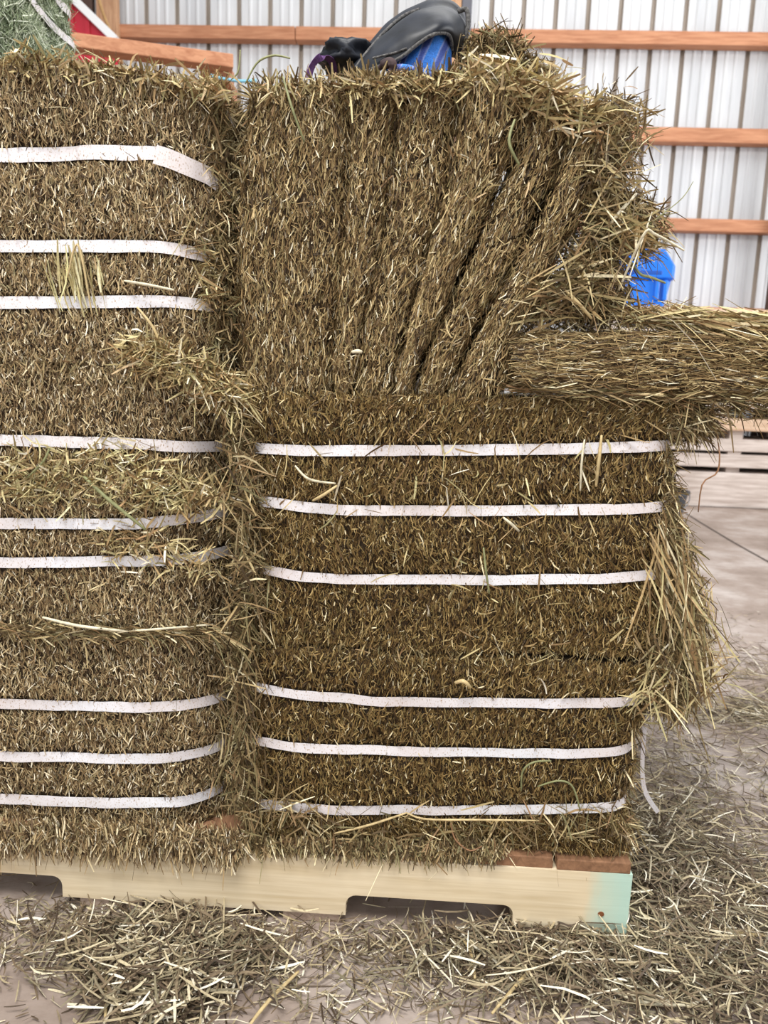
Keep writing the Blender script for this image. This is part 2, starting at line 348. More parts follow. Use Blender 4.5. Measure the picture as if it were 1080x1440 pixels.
def strap(loft, zline, m, parent, origin, width=.0152, name='strap', u0=None, u1=None, lift=.0062, label=None, seed=0):
    """woven band laid around the pinched block"""
    if u0 is None: u0, u1 = -.12, loft.ufront[1]+.12
    n = 220 if u1-u0 < 1 else 420; us = np.linspace(u0, u1, n); ring = []
    for k, u in enumerate(us):
        lo, hi = 0, 1.
        uu = np.array([u])
        ts = np.linspace(0, 1, 160); p, N, T = loft.ev(np.full(160, u), ts)
        z = np.interp(p[:, 0], zline[0], zline[1]); i = int(np.argmin(np.abs(p[:, 2]-z)))
        q = p[i]; q = np.array([q[0], q[1], z[i]]); ring.append((q, N[i]))
    P = np.array([r[0] for r in ring]); N = norm(np.array([r[1] for r in ring]))
    ker = np.ones(9)/9
    for c in range(3):
        P[:, c] = np.convolve(np.pad(P[:, c], 4, 'edge'), ker, 'valid'); N[:, c] = np.convolve(np.pad(N[:, c], 4, 'edge'), ker, 'valid')
    V = []; Q = []
    for k in range(n):
        tl = .25*vnoise(np.array([[P[k, 0], .3+seed, .1]]), 9, 3)[0]; wd = width*(1+.06*vnoise(np.array([[P[k, 0], seed, 5]]), 60, 4)[0])/2
        Z = np.array([0, 0, 1.])+N[k]*tl*.35
        for dz, dn in ((-1, 0), (1, 0), (1, .0007), (-1, .0007)): V.append(P[k]+N[k]*(lift+dn)+Z*dz*wd)
    for k in range(n-1):
        for j in range(4): Q.append((k*4+j, k*4+(j+1) % 4, k*4+4+(j+1) % 4, k*4+4+j))
    Q.append((0, 1, 2, 3)); Q.append(tuple(range(n*4-4, n*4))[::-1])
    o = poly(name, V, Q, m, parent, origin, smooth=False)
    if label: o['label'] = label
    return o
def zl(pts, Y=.942):
    w = [at(x, y, Y) for x, y in pts]; return ([p[0] for p in w], [p[2] for p in w])

# ------------------------------------------------------------------ setting: floor and back wall
WY = 5.9
fl = box('floor', (-8, -2.5, -.12), (6.2, 6.1, 0), M['floor'], bevel=0); fl['kind'] = 'structure'
a = onfloor(900, 701); jy = 5.15
box('joint', (-7.9, jy-.012, -.002), (6.1, jy+.012, .0012), M['joint'], fl, bevel=0)
cr = [onfloor(x, y) for x, y in ((950, 713), (985, 735), (1030, 762), (1080, 790), (1140, 826))]
V = []; Q = []
for i, p in enumerate(cr):
    V += [p+(-.006, 0, .0014), p+(.006, 0, .0014)]
    if i: Q.append((2*i-2, 2*i-1, 2*i+1, 2*i))
poly('crack', V, Q, M['joint'], fl)
wall = bpy.data.objects.new('wall_back', None); COL.objects.link(wall); wall['kind'] = 'structure'; wall.location = (0, WY, 0)
rib0 = at(1013, 0, WY)[0]; RS = .2285
def panel_mesh():
    # one sheet = four bays: flat pans with two low stiffeners and a deep, darker beige valley between pans
    prof = []
    for k in range(4):
        x = k*RS
        prof += [(x, 0), (x+.008, .03), (x+.026, .03), (x+.034, 0)]
        for q in (.085, .15): prof += [(x+q, 0), (x+q+.008, -.006), (x+q+.02, -.006), (x+q+.028, 0)]
    prof.append((4*RS, 0)); V = []; Q = []; mi = []
    for x, y in prof: V += [(x, y, 0), (x, y, 4.2)]
    for i in range(len(prof)-1):
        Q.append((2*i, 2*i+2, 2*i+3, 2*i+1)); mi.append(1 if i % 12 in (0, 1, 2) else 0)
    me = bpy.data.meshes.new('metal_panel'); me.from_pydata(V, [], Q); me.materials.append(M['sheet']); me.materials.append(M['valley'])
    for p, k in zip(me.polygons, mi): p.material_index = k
    return me
pm = panel_mesh()
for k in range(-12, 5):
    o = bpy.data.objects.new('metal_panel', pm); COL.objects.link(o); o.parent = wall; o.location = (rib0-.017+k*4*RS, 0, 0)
girt_px = [((171, 36.5), (1080, 44.5), 19.5), ((890, 177.5), (1080, 181), 21), ((943, 306.5), (1080, 309), 18), ((958, 431), (1065, 433), 16)]
for (p0, p1, th) in girt_px:
    z1 = at(1000, p0[1]+(p1[1]-p0[1])*(1000-p0[0])/(p1[0]-p0[0]), WY-.1)[2]
    z0 = at(1000, p0[1]+(p1[1]-p0[1])*(1000-p0[0])/(p1[0]-p0[0])+th, WY-.1)[2]
    for xa, xb in ((-7.8, -4.91), (-4.9, -1.02), (-1.015, 3.6)):
        box('girt', (xa, -.1, z0), (xb, -.012, z1), M['girt'], wall, bevel=.004)
def wpost(x0, x1, y, name, mt, yy=(-.16, -.102)):
    a = at(x0, y, WY-.13)[0]; b = at(x1, y, WY-.13)[0]
    return box(name, (a, yy[0], 0), (b, yy[1], 4.2), mt, wall, bevel=.004)
wpost(613, 649, 0, 'post', M['post']); wpost(650, 664, 0, 'shade_strip', M['greyshade'])  # grey strip is the shadow gap beside the post, built as a dark solid
wpost(137, 166, 0, 'post', M['post']); wpost(110, 131, 0, 'board', M['dark'])
wpost(1080, 1100, 410, 'post', M['dark'])

# ------------------------------------------------------------------ pallet
D0 = .926
X1 = .3085; X0 = X1-1.219
pal = thing('pallet', 'wooden pallet with notched pale pine beam, blue-green painted end, under the hay stack', 'pallet', (X0, D0, 0))
og = (X0, D0, 0)
def stringer(y, name='stringer', label=None):
    zb, zt, nz = .016, .105, .0475
    def arcn(xa, xb):
        r = .014; o = [(xa, zb)]
        o += [(xa+r-r*math.cos(t), nz-r+r*math.sin(t)) for t in np.linspace(0, math.pi/2, 6)]
        o += [(xb-r+r*math.sin(t), nz-r+r*math.cos(t)) for t in np.linspace(0, math.pi/2, 6)]
        return o+[(xb, zb)]
    pr = [(X0, zb)]+arcn(-.706, -.4775)+arcn(-.0765, .1535)+[(X1, zb), (X1+.001, zt), (X0, zt)]
    n = len(pr); V = [(x, y, z) for x, z in pr]+[(x, y+.038, z) for x, z in pr]
    Fs = [tuple(range(n)), tuple(range(2*n-1, n-1, -1))]+[(i, i+n, (i+1) % n+n, (i+1) % n) for i in range(n)]
    o = poly(name, V, Fs, M['stringer'], pal, og)
    # keep object coordinates of the paint in metres from the origin of the scene
    o.data.transform(Matrix.Translation((X0, 0, 0))); o.location = (-X0, 0, 0)
    return o
stringer(D0); stringer(D0+.48); stringer(D0+.975)
xx = X1-.002; i = 0
for wd, gap in [(.0985, .005), (.101, .034), (.09, .05), (.098, .05), (.09, .05), (.098, .05), (.09, .05), (.098, .02)]:
    hi = .121+rng.uniform(-.0015, .001)
    box('deck_board', (xx-wd, D0+.003-rng.uniform(0, .003), .105), (xx, D0+1.01, hi), M['deck'], pal, og, .0015); xx -= wd+gap
for a, b in ((.17, .27), (-.165, -.085), (-.32, -.235), (-.455, -.365), (-.85, -.75)):
    box('bottom_board', (a, D0+.004, 0), (b, D0+1.01, .016), M['pale'], pal, og, .0015)
kp = at(845, 1285, D0)
V = [kp+(math.cos(a)*.0042, -.0012, math.sin(a)*.0036) for a in np.linspace(0, 2*math.pi, 10, False)]
V2 = [v+(0, .004, 0) for v in V]
poly('knot', V+V2, [tuple(range(10)), tuple(range(19, 9, -1))]+[(i, i+10, (i+1) % 10+10, (i+1) % 10) for i in range(10)], M['knot'], pal, og)

# ------------------------------------------------------------------ hay bales
YF = .942; DEP = .92
def XZ(x, y, Y=YF): p = at(x, y, Y); return (p[0], p[2])
def root(lo, label, cat='hay bale', name='hay_bale', group=None):
    pts = np.vstack([lo.l, lo.r]); loc = (float(pts[:, 0].mean()), lo.yf+lo.d/2, float(pts[:, 1].min()))
    return thing(name, label, cat, loc, group), loc
def stuff(name, arr, m, parent, origin):
    o = mesh_arrays(name, arr[0], arr[1], m, parent, origin); o['kind'] = 'stuff'; return o

def bale(left, right, label, straps, core, fm, seed, rad=.05, radr=None, dens=215000, side=16000, top=0, extra=None, swidth=None, yf=YF, group='strapped hay bales in the stack'):
    zs = [zl(s) for s in straps]
    lo = Loft(left, right, yf, DEP, rad, .018, zs, .0045, seed, radr=radr)
    r, og = root(lo, label, group=group)
    lo.body('hay_block', core, r, og)
    fb = [lo.fibres(dens, side, straps=zs)]
    if top: fb.append(lo.topfib(top))
    stuff('hay_fibres', join(fb), fm, r, og)
    for k, z in enumerate(zs):
        strap(lo, z, M['strap'], r, og, width=(swidth[k] if swidth else .0152), seed=seed+k, u0=-.1, u1=lo.ufront[1]+(DEP-.1 if side > 20000 else -.012))
    if extra: stuff('ragged_stems', join(extra(lo)), M['shag'], r, og)
    return lo, r, og
def straightsides(xl, xr, zt, zb, bl=.004, br=.004):
    f = lambda x, b: [(x, zt), (x+b*.6, zt-(zt-zb)*.25), (x+b, (zt+zb)/2), (x+b*.6, zb+(zt-zb)*.25), (x, zb)]
    return f(xl, -bl), f(xr, br)
ZL = [1.112, .756, .414, .1215]; ZC = [1.1, .7295, .395, .1215]
XL0, XL1 = -.80, -.262
def edges_left(lo):
    c = lo.ufront[1]
    return [lo.edge(650, 0, 1, c-.06, c+.02, (.014, .04), .5, -.1), lo.edge(300, .95, 1, 0, c, (.012, .035), .4, -.5, droop=(0, 0, -.6)),
            lo.edge(400, 0, .05, 0, c, (.012, .035), .45, .2), lo.edge(900, 0, 1, c, c+.25, (.018, .045)), lo.edge(260, 0, 1, .35, c, (.012, .035), .15, 0, side=1.2)]
l, r_ = straightsides(XL0, XL1+.012, ZL[0], ZL[1]); l[0] = (l[0][0], 1.135); r_[0] = (r_[0][0], 1.088)
LT = bale(l, r_, 'top strapped hay bale of the left column, its upper strap twisted at the end', [[(0, 218), (120, 214), (215, 215), (235, 219), (262, 232), (300, 256)], [(0, 346.5), (205, 346), (240, 349), (290, 358)], [(0, 426), (240, 423.5), (300, 428)]],
     M['core_l'], M['hl'], 11, .05, .095, top=9000, extra=edges_left, swidth=[.0165, .0145, .0145])
l, r_ = straightsides(XL0, XL1+.006, ZL[1], ZL[2])
LM = bale(l, r_, 'middle strapped hay bale of the left column, pale loose straw across its face', [[(0, 619), (200, 624), (250, 629), (300, 632)], [(0, 736), (190, 736), (250, 732), (330, 728)], [(0, 791), (235, 789), (300, 786)]],
     M['core_l'], M['hl'], 21, .05, .09, extra=edges_left, swidth=[.0145, .0145, .0145])
l, r_ = straightsides(XL0, XL1+.004, ZL[2], ZL[3])
LB = bale(l, r_, 'bottom strapped hay bale of the left column, resting on the pallet', [[(0, 989), (215, 993.5), (260, 995)], [(0, 1063), (230, 1067), (290, 1068)], [(0, 1124), (210, 1128), (290, 1130)]],
     M['core_l'], M['hl'], 31, .05, .085, extra=edges_left, swidth=[.0145, .0145, .0145])
def edges_c(lo):
    c = lo.ufront[1]
    return [lo.edge(700, 0, 1, -.04, .04, (.014, .04), .5, -.1), lo.edge(800, 0, 1, c-.04, c+.03, (.014, .04), .6, -.1), lo.edge(600, 0, 1, c, c+.5, (.02, .05), .7),
            lo.edge(250, .95, 1, 0, c, (.010, .026), .4, -.4, droop=(0, 0, -.6)), lo.edge(160, 0, .04, 0, c, (.012, .03), .4, .1), lo.edge(240, 0, 1, 0, c, (.010, .03), .12, 0, side=1.)]
l = [XZ(333, 556), XZ(338, 640), XZ(340, 720), XZ(345, 820), XZ(340, 908)]
r_ = [XZ(1000, 556), XZ(962, 600), XZ(948, 690), XZ(957, 790), XZ(975, 860), XZ(960, 908)]
l[0] = (l[0][0], ZC[1]); l[-1] = (l[-1][0], ZC[2]); r_[0] = (r_[0][0], ZC[1]+.006); r_[-1] = (r_[-1][0], ZC[2]+.01)
CM = bale(l, r_, 'middle strapped brown hay bale of the right column, between open bale and bottom bale', [[(375, 631), (430, 634), (650, 633), (800, 631), (930, 627)], [(385, 707), (420, 713), (480, 717.5), (700, 718.5), (880, 716), (930, 712)], [(380, 803), (420, 811), (480, 815), (700, 816), (850, 814), (912, 808)]],
     M['core_c'], M['hc'], 41, side=110000, rad=.045, radr=.04, extra=edges_c, swidth=[.0135, .0133, .0135])
l = [XZ(338, 912), XZ(335, 1000), XZ(333, 1080), XZ(338, 1150), XZ(345, 1205)]
r_ = [XZ(930, 912), XZ(912, 985), XZ(898, 1060), XZ(890, 1150), XZ(893, 1200)]
l[0] = (l[0][0], ZC[2]); l[-1] = (l[-1][0], ZC[3]); r_[0] = (r_[0][0], ZC[2]); r_[-1] = (r_[-1][0], ZC[3])
CB = bale(l, r_, 'bottom strapped dark brown hay bale of the right column, on the end of the pallet', [[(370, 967), (400, 974), (440, 979), (550, 985), (700, 988.5), (880, 987)], [(370, 1042), (400, 1049), (450, 1052.5), (600, 1057), (700, 1058.5), (800, 1059), (872, 1055)], [(375, 1133), (420, 1138), (500, 1141), (700, 1141), (800, 1139), (855, 1134)]],
     M['core_c'], M['hc'], 51, side=110000, rad=.04, radr=.04, extra=edges_c, swidth=[.0133, .0133, .0133])
# twisted end of the upper left strap and loose tails on the right-hand sides
def ribbon(name, pts, wd, m, parent, origin, wdir=(0, 0, 1), n=30, th=.0007, label=None):
    P = smoothpath(pts, n); V = []; Q = []
    for k, p in enumerate(P):
        t = norm(P[min(k+1, n-1)]-P[max(k-1, 0)]); wv = norm(np.array(wdir[k*len(wdir)//n] if hasattr(wdir[0], '__len__') else wdir, float)); wv = norm(wv-t*np.dot(wv, t)); nn = np.cross(t, wv)
        for a_, b_ in ((-1, 0), (1, 0), (1, th), (-1, th)): V.append(p+wv*a_*wd/2+nn*b_)
    for k in range(n-1):
        for j in range(4): Q.append((k*4+j, k*4+(j+1) % 4, k*4+4+(j+1) % 4, k*4+4+j))
    Q.append((0, 1, 2, 3)); Q.append(tuple(range(n*4-4, n*4))[::-1])
    o = poly(name, V, Q, m, parent, origin)
    if label: o['label'] = label
    return o
ribbon('strap_end', [at(218, 217, .934), at(240, 224, .934), at(270, 237, .945), at(300, 250, .97)], .0215, M['strap'], LT[1], LT[2], label='twisted wider strap end')
ribbon('strap_tail', [at(944, 655, .99), at(947, 690, .99), at(953, 722, .99)], .004, M['strap'], CM[1], CM[2], (1, 0, 0))
ribbon('strap_tail', [at(910, 1005, 1.0), at(905, 1040, .985), at(903, 1085, .98), at(908, 1115, .985), at(925, 1142, 1.0)], .0065, M['strap'], CB[1], CB[2], (1, .3, 0))

# ------------------------------------------------------------------ open bale on top: fanned flakes
B = [[(352, 124), (344, 200), (336, 330), (334, 450), (336, 552)],
     [(492, 116), (492, 200), (482, 330), (474, 450), (468, 552)],
     [(566, 116), (549, 190), (538, 310), (515, 430), (498, 553)],
     [(655, 106), (645, 160), (634, 260), (606, 345), (580, 430), (552, 555)],
     [(748, 122), (722, 215), (682, 300), (640, 400), (604, 480), (574, 557)],
     [(815, 160), (797, 215), (748, 330), (700, 415), (655, 500), (628, 558)],
     [(852, 180), (838, 245), (788, 345), (745, 425), (722, 480), (704, 556)]]
op = thing('hay_bale', 'unstrapped hay bale on top of the right column, its layers fanned open', 'hay bale', (float(at(540, 300, YF)[0]), YF+.4, ZC[1]))
opo = tuple(op.location)
flk = []
for k in range(6):
    Lp = [XZ(*p) for p in B[k]]; Rp = [XZ(*p) for p in B[k+1]]
    g = (.0, .0026, .0034, .0056, .0064, .0056, .002); Lp = [(x+g[k], z) for x, z in Lp]; Rp = [(x-g[k+1], z) for x, z in Rp]
    lo = Loft(Lp, Rp, YF-.006*(k % 2)-.001*k+.006, (.86), (.03, .019, .024, .030, .032, .034)[k], .020, (), .0035, 60+k*5)
    flk.append(lo)
    fo = lo.body('flake', M['core_c'] if k > 1 else M['core_l'], op, opo, 50)
    dn = 200000
    arr = [lo.topfib(1400), lo.fibres(dn, 110000 if k == 5 else 9000, ang=.36 if k < 3 else .26, Lr=(.005, .018), Wr=(.0007, .0018))]
    f2 = mesh_arrays('flake_fibres', *join(arr), M['ht'], fo); f2['kind'] = 'stuff'; f2.data.transform(Matrix.Translation(-Vector(opo)))
    sh = [lo.edge(300, 0, .07, 0, lo.ufront[1], (.014, .04), .4, .5, W=(.0013, .0032), droop=(0, 0, -.4)), lo.edge(70, .02, .5, 0, lo.ufront[1], (.015, .04), .15, .6, side=.25)]
    if k == 5: sh.append(lo.edge(500, 0, .7, lo.ufront[1]+.01, lo.ufront[1]+.3, (.02, .05), .6, 0))
    if k == 0: sh.append(lo.edge(500, 0, 1, -.04, .02, (.015, .04), .5, 0))
    f3 = mesh_arrays('flake_stems', *join(sh), M['shag'] if k not in (3, 4) else M['loose'], fo); f3['kind'] = 'stuff'; f3.data.transform(Matrix.Translation(-Vector(opo)))

def tuft(pathpx, Ys, n, spread, L, meand=(.4, 0, .1), dsp=.8, W=(.001, .0025), droop=(0, 0, -.5), bend=.3, flat=1.):
    """loose tangled stems spread round a line of points"""
    c = smoothpath([at(x, y, Y) for (x, y), Y in zip(pathpx, Ys)], 40); i = rng.integers(0, 40, n)
    sp = np.interp(i/39, np.linspace(0, 1, len(spread)), spread) if hasattr(spread, '__len__') else spread
    P = c[i]+rng.normal(0, 1, (n, 3))*np.reshape(sp, (-1, 1))*np.array([1, flat, 1])
    D = norm(np.array(meand)+rng.normal(0, dsp, (n, 3)))
    return strands(P, D, unit(n), rng.uniform(L[0], L[1], n), rng.uniform(W[0], W[1], n), bend, 3, droop=droop)
def lump(name, center, radii, m, parent, origin, seed, amp=.18, nu=40, nv=24):
    V = []; Q = []
    for j in range(nv+1):
        for i in range(nu):
            th = math.pi*j/nv; ph = 2*math.pi*i/nu; V.append((math.sin(th)*math.cos(ph), math.sin(th)*math.sin(ph), math.cos(th)))
    V = np.array(V); r = 1+amp*vnoise(V, 2.2, seed)+amp*.6*vnoise(V, 6, seed+1); V = V*r[:, None]*np.array(radii)+np.array(center)
    for j in range(nv):
        for i in range(nu): Q.append((j*nu+i, (j+1)*nu+i, (j+1)*nu+(i+1) % nu, j*nu+(i+1) % nu))
    return poly(name, V, Q, m, parent, origin, smooth=True)
# ragged right flank of the open bale
stuff('ragged_flank', join([
    tuft([(862, 160), (862, 190), (862, 235)], [.97, .97, .98], 1500, [.012, .014, .012], (.016, .045), (.3, -.2, .4), .8, flat=2),
    tuft([(845, 230), (850, 280), (848, 330), (810, 385)], [.96, .96, .97, .96], 1500, .014, (.018, .05), (.5, -.2, -.1), .8, flat=1.8),
    tuft([(870, 290), (895, 305), (912, 325)], [.97, .98, .98], 700, .011, (.018, .045), (.6, -.2, -.1), .8),
    tuft([(820, 360), (870, 345), (910, 338)], [.96, .96, .97], 260, .008, (.025, .06), (.9, -.1, .2), .5),
    tuft([(745, 442), (785, 410), (822, 385)], [.94, .94, .94], 380, .012, (.025, .07), (.7, -.1, .4), .45, W=(.0013, .0036)),
    tuft([(790, 435), (835, 432), (862, 415), (850, 370)], [.96, .96, .97, .97], 1000, .012, (.018, .05), (.5, -.1, -.1), .9)]), M['shag'], op, opo)
stuff('straw_flank', join([
    tuft([(835, 175), (855, 230), (868, 310), (895, 330), (840, 395), (795, 425)], [.94]*6, 260, .014, (.02, .055), (.6, -.2, .1), .7, W=(.0014, .0034)),
    tuft([(670, 98), (740, 118), (790, 145), (840, 178)], [.938]*4, 520, .011, (.018, .05), (.7, -.3, .2), .55, W=(.0014, .0036), droop=(0, 0, -.3)),
    tuft([(380, 124), (500, 119), (560, 122), (620, 116), (670, 110)], [.938]*5, 420, .006, (.014, .036), (.3, -.4, .0), .55, W=(.0011, .0028))]), M['loose'], op, opo)

# ------------------------------------------------------------------ flake lying flat on the right
top = [at(730, 476, .925), at(800, 470, .925), at(950, 467, .925), at(1080, 469, .925), at(1200, 471, .925)]
bot = [at(730, 538, .925), at(800, 545, .925), at(950, 552, .925), at(1080, 562, .925), at(1200, 566, .925)]
lo = Loft([(p[0], p[2]) for p in bot], [(p[0], p[2]) for p in top], .925, .42, .014, .012, (), .004, 130)
# here the stems run along the length: the loft goes left to right, so t=0 is the left end
sl = thing('hay_flake', 'single flat layer of hay lying across the right column beside the open bale', 'hay', tuple((bot[0]+bot[-1])/2+(0, .2, 0)))
slo = tuple(sl.location)
lo.body('hay_slab', M['core_s'], sl, slo, 90)
stuff('hay_fibres', join([lo.fibres(165000, 70000, ang=.16, Lr=(.008, .028), Wr=(.0007, .0016), hl=.004, tilt=.1)]), M['ht'], sl, slo)
c = lo.ufront[1]
stuff('ragged_stems', join([lo.edge(200, 0, 1, c-.008, c+.02, (.012, .035), .08, .9, side=.15), lo.edge(200, 0, 1, -.02, .006, (.015, .04), .1, .8, side=.12),
    tuft([(725, 548), (850, 552), (960, 558), (1080, 562), (1160, 566)], [.93]*5, 420, .003, (.03, .08), (1, -.05, -.05), .28, W=(.0011, .0026), bend=.15, droop=None),
    tuft([(960, 572), (1000, 578), (1060, 570), (1120, 575)], [.94]*4, 260, .006, (.015, .05), (.7, -.1, -.2), .7)]), M['shag'], sl, slo)
stuff('straw_top', join([tuft([(950, 442), (985, 450), (1040, 452), (1090, 450)], [.94]*4, 420, .0045, (.03, .09), (1, -.1, .05), .22, W=(.0013, .0032)),
    tuft([(880, 444), (905, 442), (935, 443), (960, 446)], [.95]*4, 200, .006, (.03, .07), (.9, -.1, .15), .5, W=(.0011, .0026))]), M['loose'], sl, slo)

# ragged overhang on the right of the middle and bottom bales
stuff('ragged_flank', join([
    tuft([(940, 730), (950, 800), (958, 860), (950, 910), (940, 945)], [.955, .955, .955, .96, .97], 2900, [.007, .010, .015, .018, .013], (.016, .05), (.4, -.2, -.8), .5, flat=1.6),
    tuft([(925, 900), (935, 950), (950, 985)], [.96, .965, .97], 1500, .013, (.018, .045), (.4, -.2, -.5), .7, flat=1.5),
    tuft([(930, 595), (965, 597), (990, 588)], [.955]*3, 800, .009, (.016, .045), (.8, -.2, -.2), .5),
    tuft([(930, 640), (938, 690), (932, 720)], [.955]*3, 380, .007, (.012, .03), (.6, -.3, -.3), .7)]), M['shag'], CM[1], CM[2])
lump('overhang', at(928, 880, 1.03), (.02, .05, .07), M['core_c'], CM[1], CM[2], 5)
stuff('loose_straw', join([
    tuft([(930, 790), (955, 850), (980, 930)], [.935]*3, 240, .012, (.04, .1), (.35, -.1, -1), .22, W=(.0016, .0034)),
    tuft([(900, 980), (940, 940), (980, 950)], [.935]*3, 260, .016, (.03, .075), (.5, -.2, .8), .5, W=(.0016, .0034)),
    tuft([(500, 680), (600, 640), (800, 650), (700, 730), (480, 660), (560, 780), (760, 870), (640, 860)], [.933]*8, 130, .05, (.02, .05), (.1, 0, .6), .6, W=(.0014, .003), bend=.08, droop=None, flat=.03)]), M['loose'], CM[1], CM[2])
stuff('loose_straw', join([tuft([(380, 1130), (520, 1175), (700, 1175), (860, 1150)], [.932]*4, 420, .016, (.02, .06), (.3, 0, .2), .8, W=(.0012, .003), flat=.2),
    tuft([(345, 1188), (450, 1190), (560, 1196), (640, 1196), (700, 1194)], [.924]*5, 2100, .005, (.010, .024), (.1, -.2, -1), .6, flat=.5)]), M['shag'], CB[1], CB[2])
# straw lodged on the left column
stuff('loose_straw', join([
    tuft([(190, 490), (230, 505), (275, 522), (310, 545), (330, 560)], [.936, .936, .94, .945, .945], 1100, .011, (.02, .06), (.5, -.2, .4), .6, W=(.0014, .0034), flat=.5),
    tuft([(265, 320), (290, 360), (300, 420)], [.955, .965, .96], 300, .010, (.015, .05), (.4, -.2, .1), .8),
    tuft([(10, 84), (100, 96), (200, 106), (310, 122)], [.938]*4, 560, .007, (.014, .04), (.1, -.4, .6), .6, W=(.0015, .0036), flat=.6)]), M['loose'], LT[1], LT[2])
stuff('pale_straw', tuft([(80, 385), (100, 392), (125, 385)], [.934]*3, 46, .010, (.035, .07), (.18, 0, -1), .12, W=(.0018, .0034), flat=.1, bend=.06, droop=None), M['pale_straw'], LT[1], LT[2])
stuff('pale_straw', tuft([(10, 670), (90, 680), (180, 690), (250, 700), (150, 655), (30, 690)], [.934]*6, 420, .016, (.012, .045), (.4, 0, .2), .8, W=(.0012, .003), flat=.06, bend=.1, droop=None), M['pale_straw'], LM[1], LM[2])
stuff('loose_straw', join([
    tuft([(20, 660), (120, 680), (220, 690), (300, 700), (150, 650), (30, 690)], [.936]*6, 800, .016, (.015, .05), (.4, 0, .2), .8, W=(.0014, .0032), flat=.08, bend=.1, droop=None),
    tuft([(150, 760), (220, 770), (300, 800)], [.936]*3, 260, .012, (.012, .036), (.4, 0, .2), .8, W=(.0014, .0032), flat=.2)]), M['loose'], LM[1], LM[2])
stuff('seam_front', join([tuft([(340, 950), (350, 1020), (352, 1100), (358, 1180)], [.95]*4, 1100, .009, (.014, .045), (.25, -.2, -.7), .7),
    tuft([(335, 925), (345, 960), (352, 1150)], [.93]*3, 160, .012, (.03, .06), (.3, -.1, -.8), .6, W=(.0014, .003))]), M['shag'], CB[1], CB[2])
stuff('seam_front', join([tuft([(345, 600), (355, 690), (350, 750), (358, 830), (345, 900)], [.95]*5, 1300, .010, (.014, .045), (.3, -.2, -.4), .8),
    tuft([(325, 640), (350, 690), (345, 800), (340, 890)], [.93]*4, 200, .013, (.03, .06), (.3, -.1, -.5), .7, W=(.0014, .003))]), M['shag'], CM[1], CM[2])
stuff('fringe', join([tuft([(-20, 1170), (120, 1173), (220, 1177), (330, 1186)], [.918]*4, 5200, .008, (.010, .028), (.15, -.1, -1), .6, flat=.5),
    tuft([(-20, 1186), (120, 1190), (220, 1192), (330, 1200)], [.916]*4, 900, .006, (.014, .034), (.15, -.1, -1), .4, flat=.5)]), M['hl'], LB[1], LB[2])
stuff('ragged_stems_low', join([tuft([(0, 884), (120, 888), (230, 888), (320, 886)], [.932]*4, 300, .004, (.02, .06), (1, 0, .05), .35, W=(.0012, .003), flat=.3),
    tuft([(285, 900), (305, 960), (318, 1060), (325, 1120), (328, 1170)], [1.0]*5, 1500, .009, (.016, .045), (.1, -.4, -.6), .6)]), M['shag'], LB[1], LB[2])
stuff('seam_stems', tuft([(318, 570), (322, 640), (325, 760), (325, 860)], [1.01]*4, 1400, .008, (.016, .045), (.1, -.5, -.2), .7), M['shag'], LM[1], LM[2])
stuff('seam_stems', tuft([(300, 130), (308, 260), (315, 400), (318, 520)], [1.01]*4, 1500, .008, (.016, .045), (.1, -.5, -.2), .7), M['shag'], LT[1], LT[2])
stuff('seam_front', tuft([(305, 140), (315, 260), (312, 350), (308, 425), (310, 530)], [.972]*5, 1500, .008, (.014, .042), (.15, -.3, -.3), .75), M['shag'], LT[1], LT[2])

# ------------------------------------------------------------------ clump of hay on top of the open bale
hc = at(710, 100, 1.12); hc[2] = ZC[0]+.012
cl = thing('hay_clump', 'dark clump of hay atop the open bale, beside the black leather piece', 'hay', (hc[0], 1.12, ZC[0]-.015))
lump('clump_body', hc, (.062, .06, .062), M['core_l'], cl, tuple(cl.location), 9, .2)
u = unit(2600); u[:, 2] = np.abs(u[:, 2])*.9-.1; u = norm(u)
a1 = strands(hc+u*np.array([.066, .064, .066])*rng.uniform(.85, 1.05, (2600, 1)), norm(u*.5+unit(2600)*.8), u, rng.uniform(.015, .045, 2600), rng.uniform(.0012, .0028, 2600), .25, 3)
stuff('clump_stems', join([a1, tuft([(655, 80), (680, 62), (705, 58), (735, 80), (775, 108)], [1.06]*5, 900, .008, (.015, .04), (.1, -.2, .4), .8)]), M['shag'], cl, tuple(cl.location))

# ------------------------------------------------------------------ green bale behind on the left
GY = 1.2
Xr = float(at(103, 40, 1.66)[0]); zb = ZL[0]-.01
def onside(x, y):
    d = ray(x, y); return float(d[2]*Xr/d[0]+H)
Lg = [(Xr-.5, 1.66), (Xr-.5, zb)]; Rg = [(Xr-.03, 1.66), (Xr-.006, 1.5), (Xr, 1.36), (Xr-.01, zb)]
zA, zB = onside(60, 27), onside(88, 10)
gz = [([-3, 3], [zA, zA]), ([-3, 3], [zB, zB])]
lo = Loft(Lg, Rg, GY, .48, .05, .03, gz, .008, 201)
gb, ggo = root(lo, 'green strapped hay bale lying behind the top of the left column', group=None)
lo.body('hay_block', M['core_g'], gb, ggo); stuff('hay_fibres', join([lo.fibres(60000, 130000, ang=.9, Lr=(.015, .05), Wr=(.001, .0022), straps=gz), lo.edge(3000, 0, 1, lo.ufront[1]-.1, lo.ufront[1]+.45, (.02, .06), .3)]), M['green'], gb, ggo)
for k, z in enumerate(gz): strap(lo, z, M['strap'], gb, ggo, width=.016, seed=90+k, lift=.016, u0=.0, u1=lo.ufront[1]+.42)

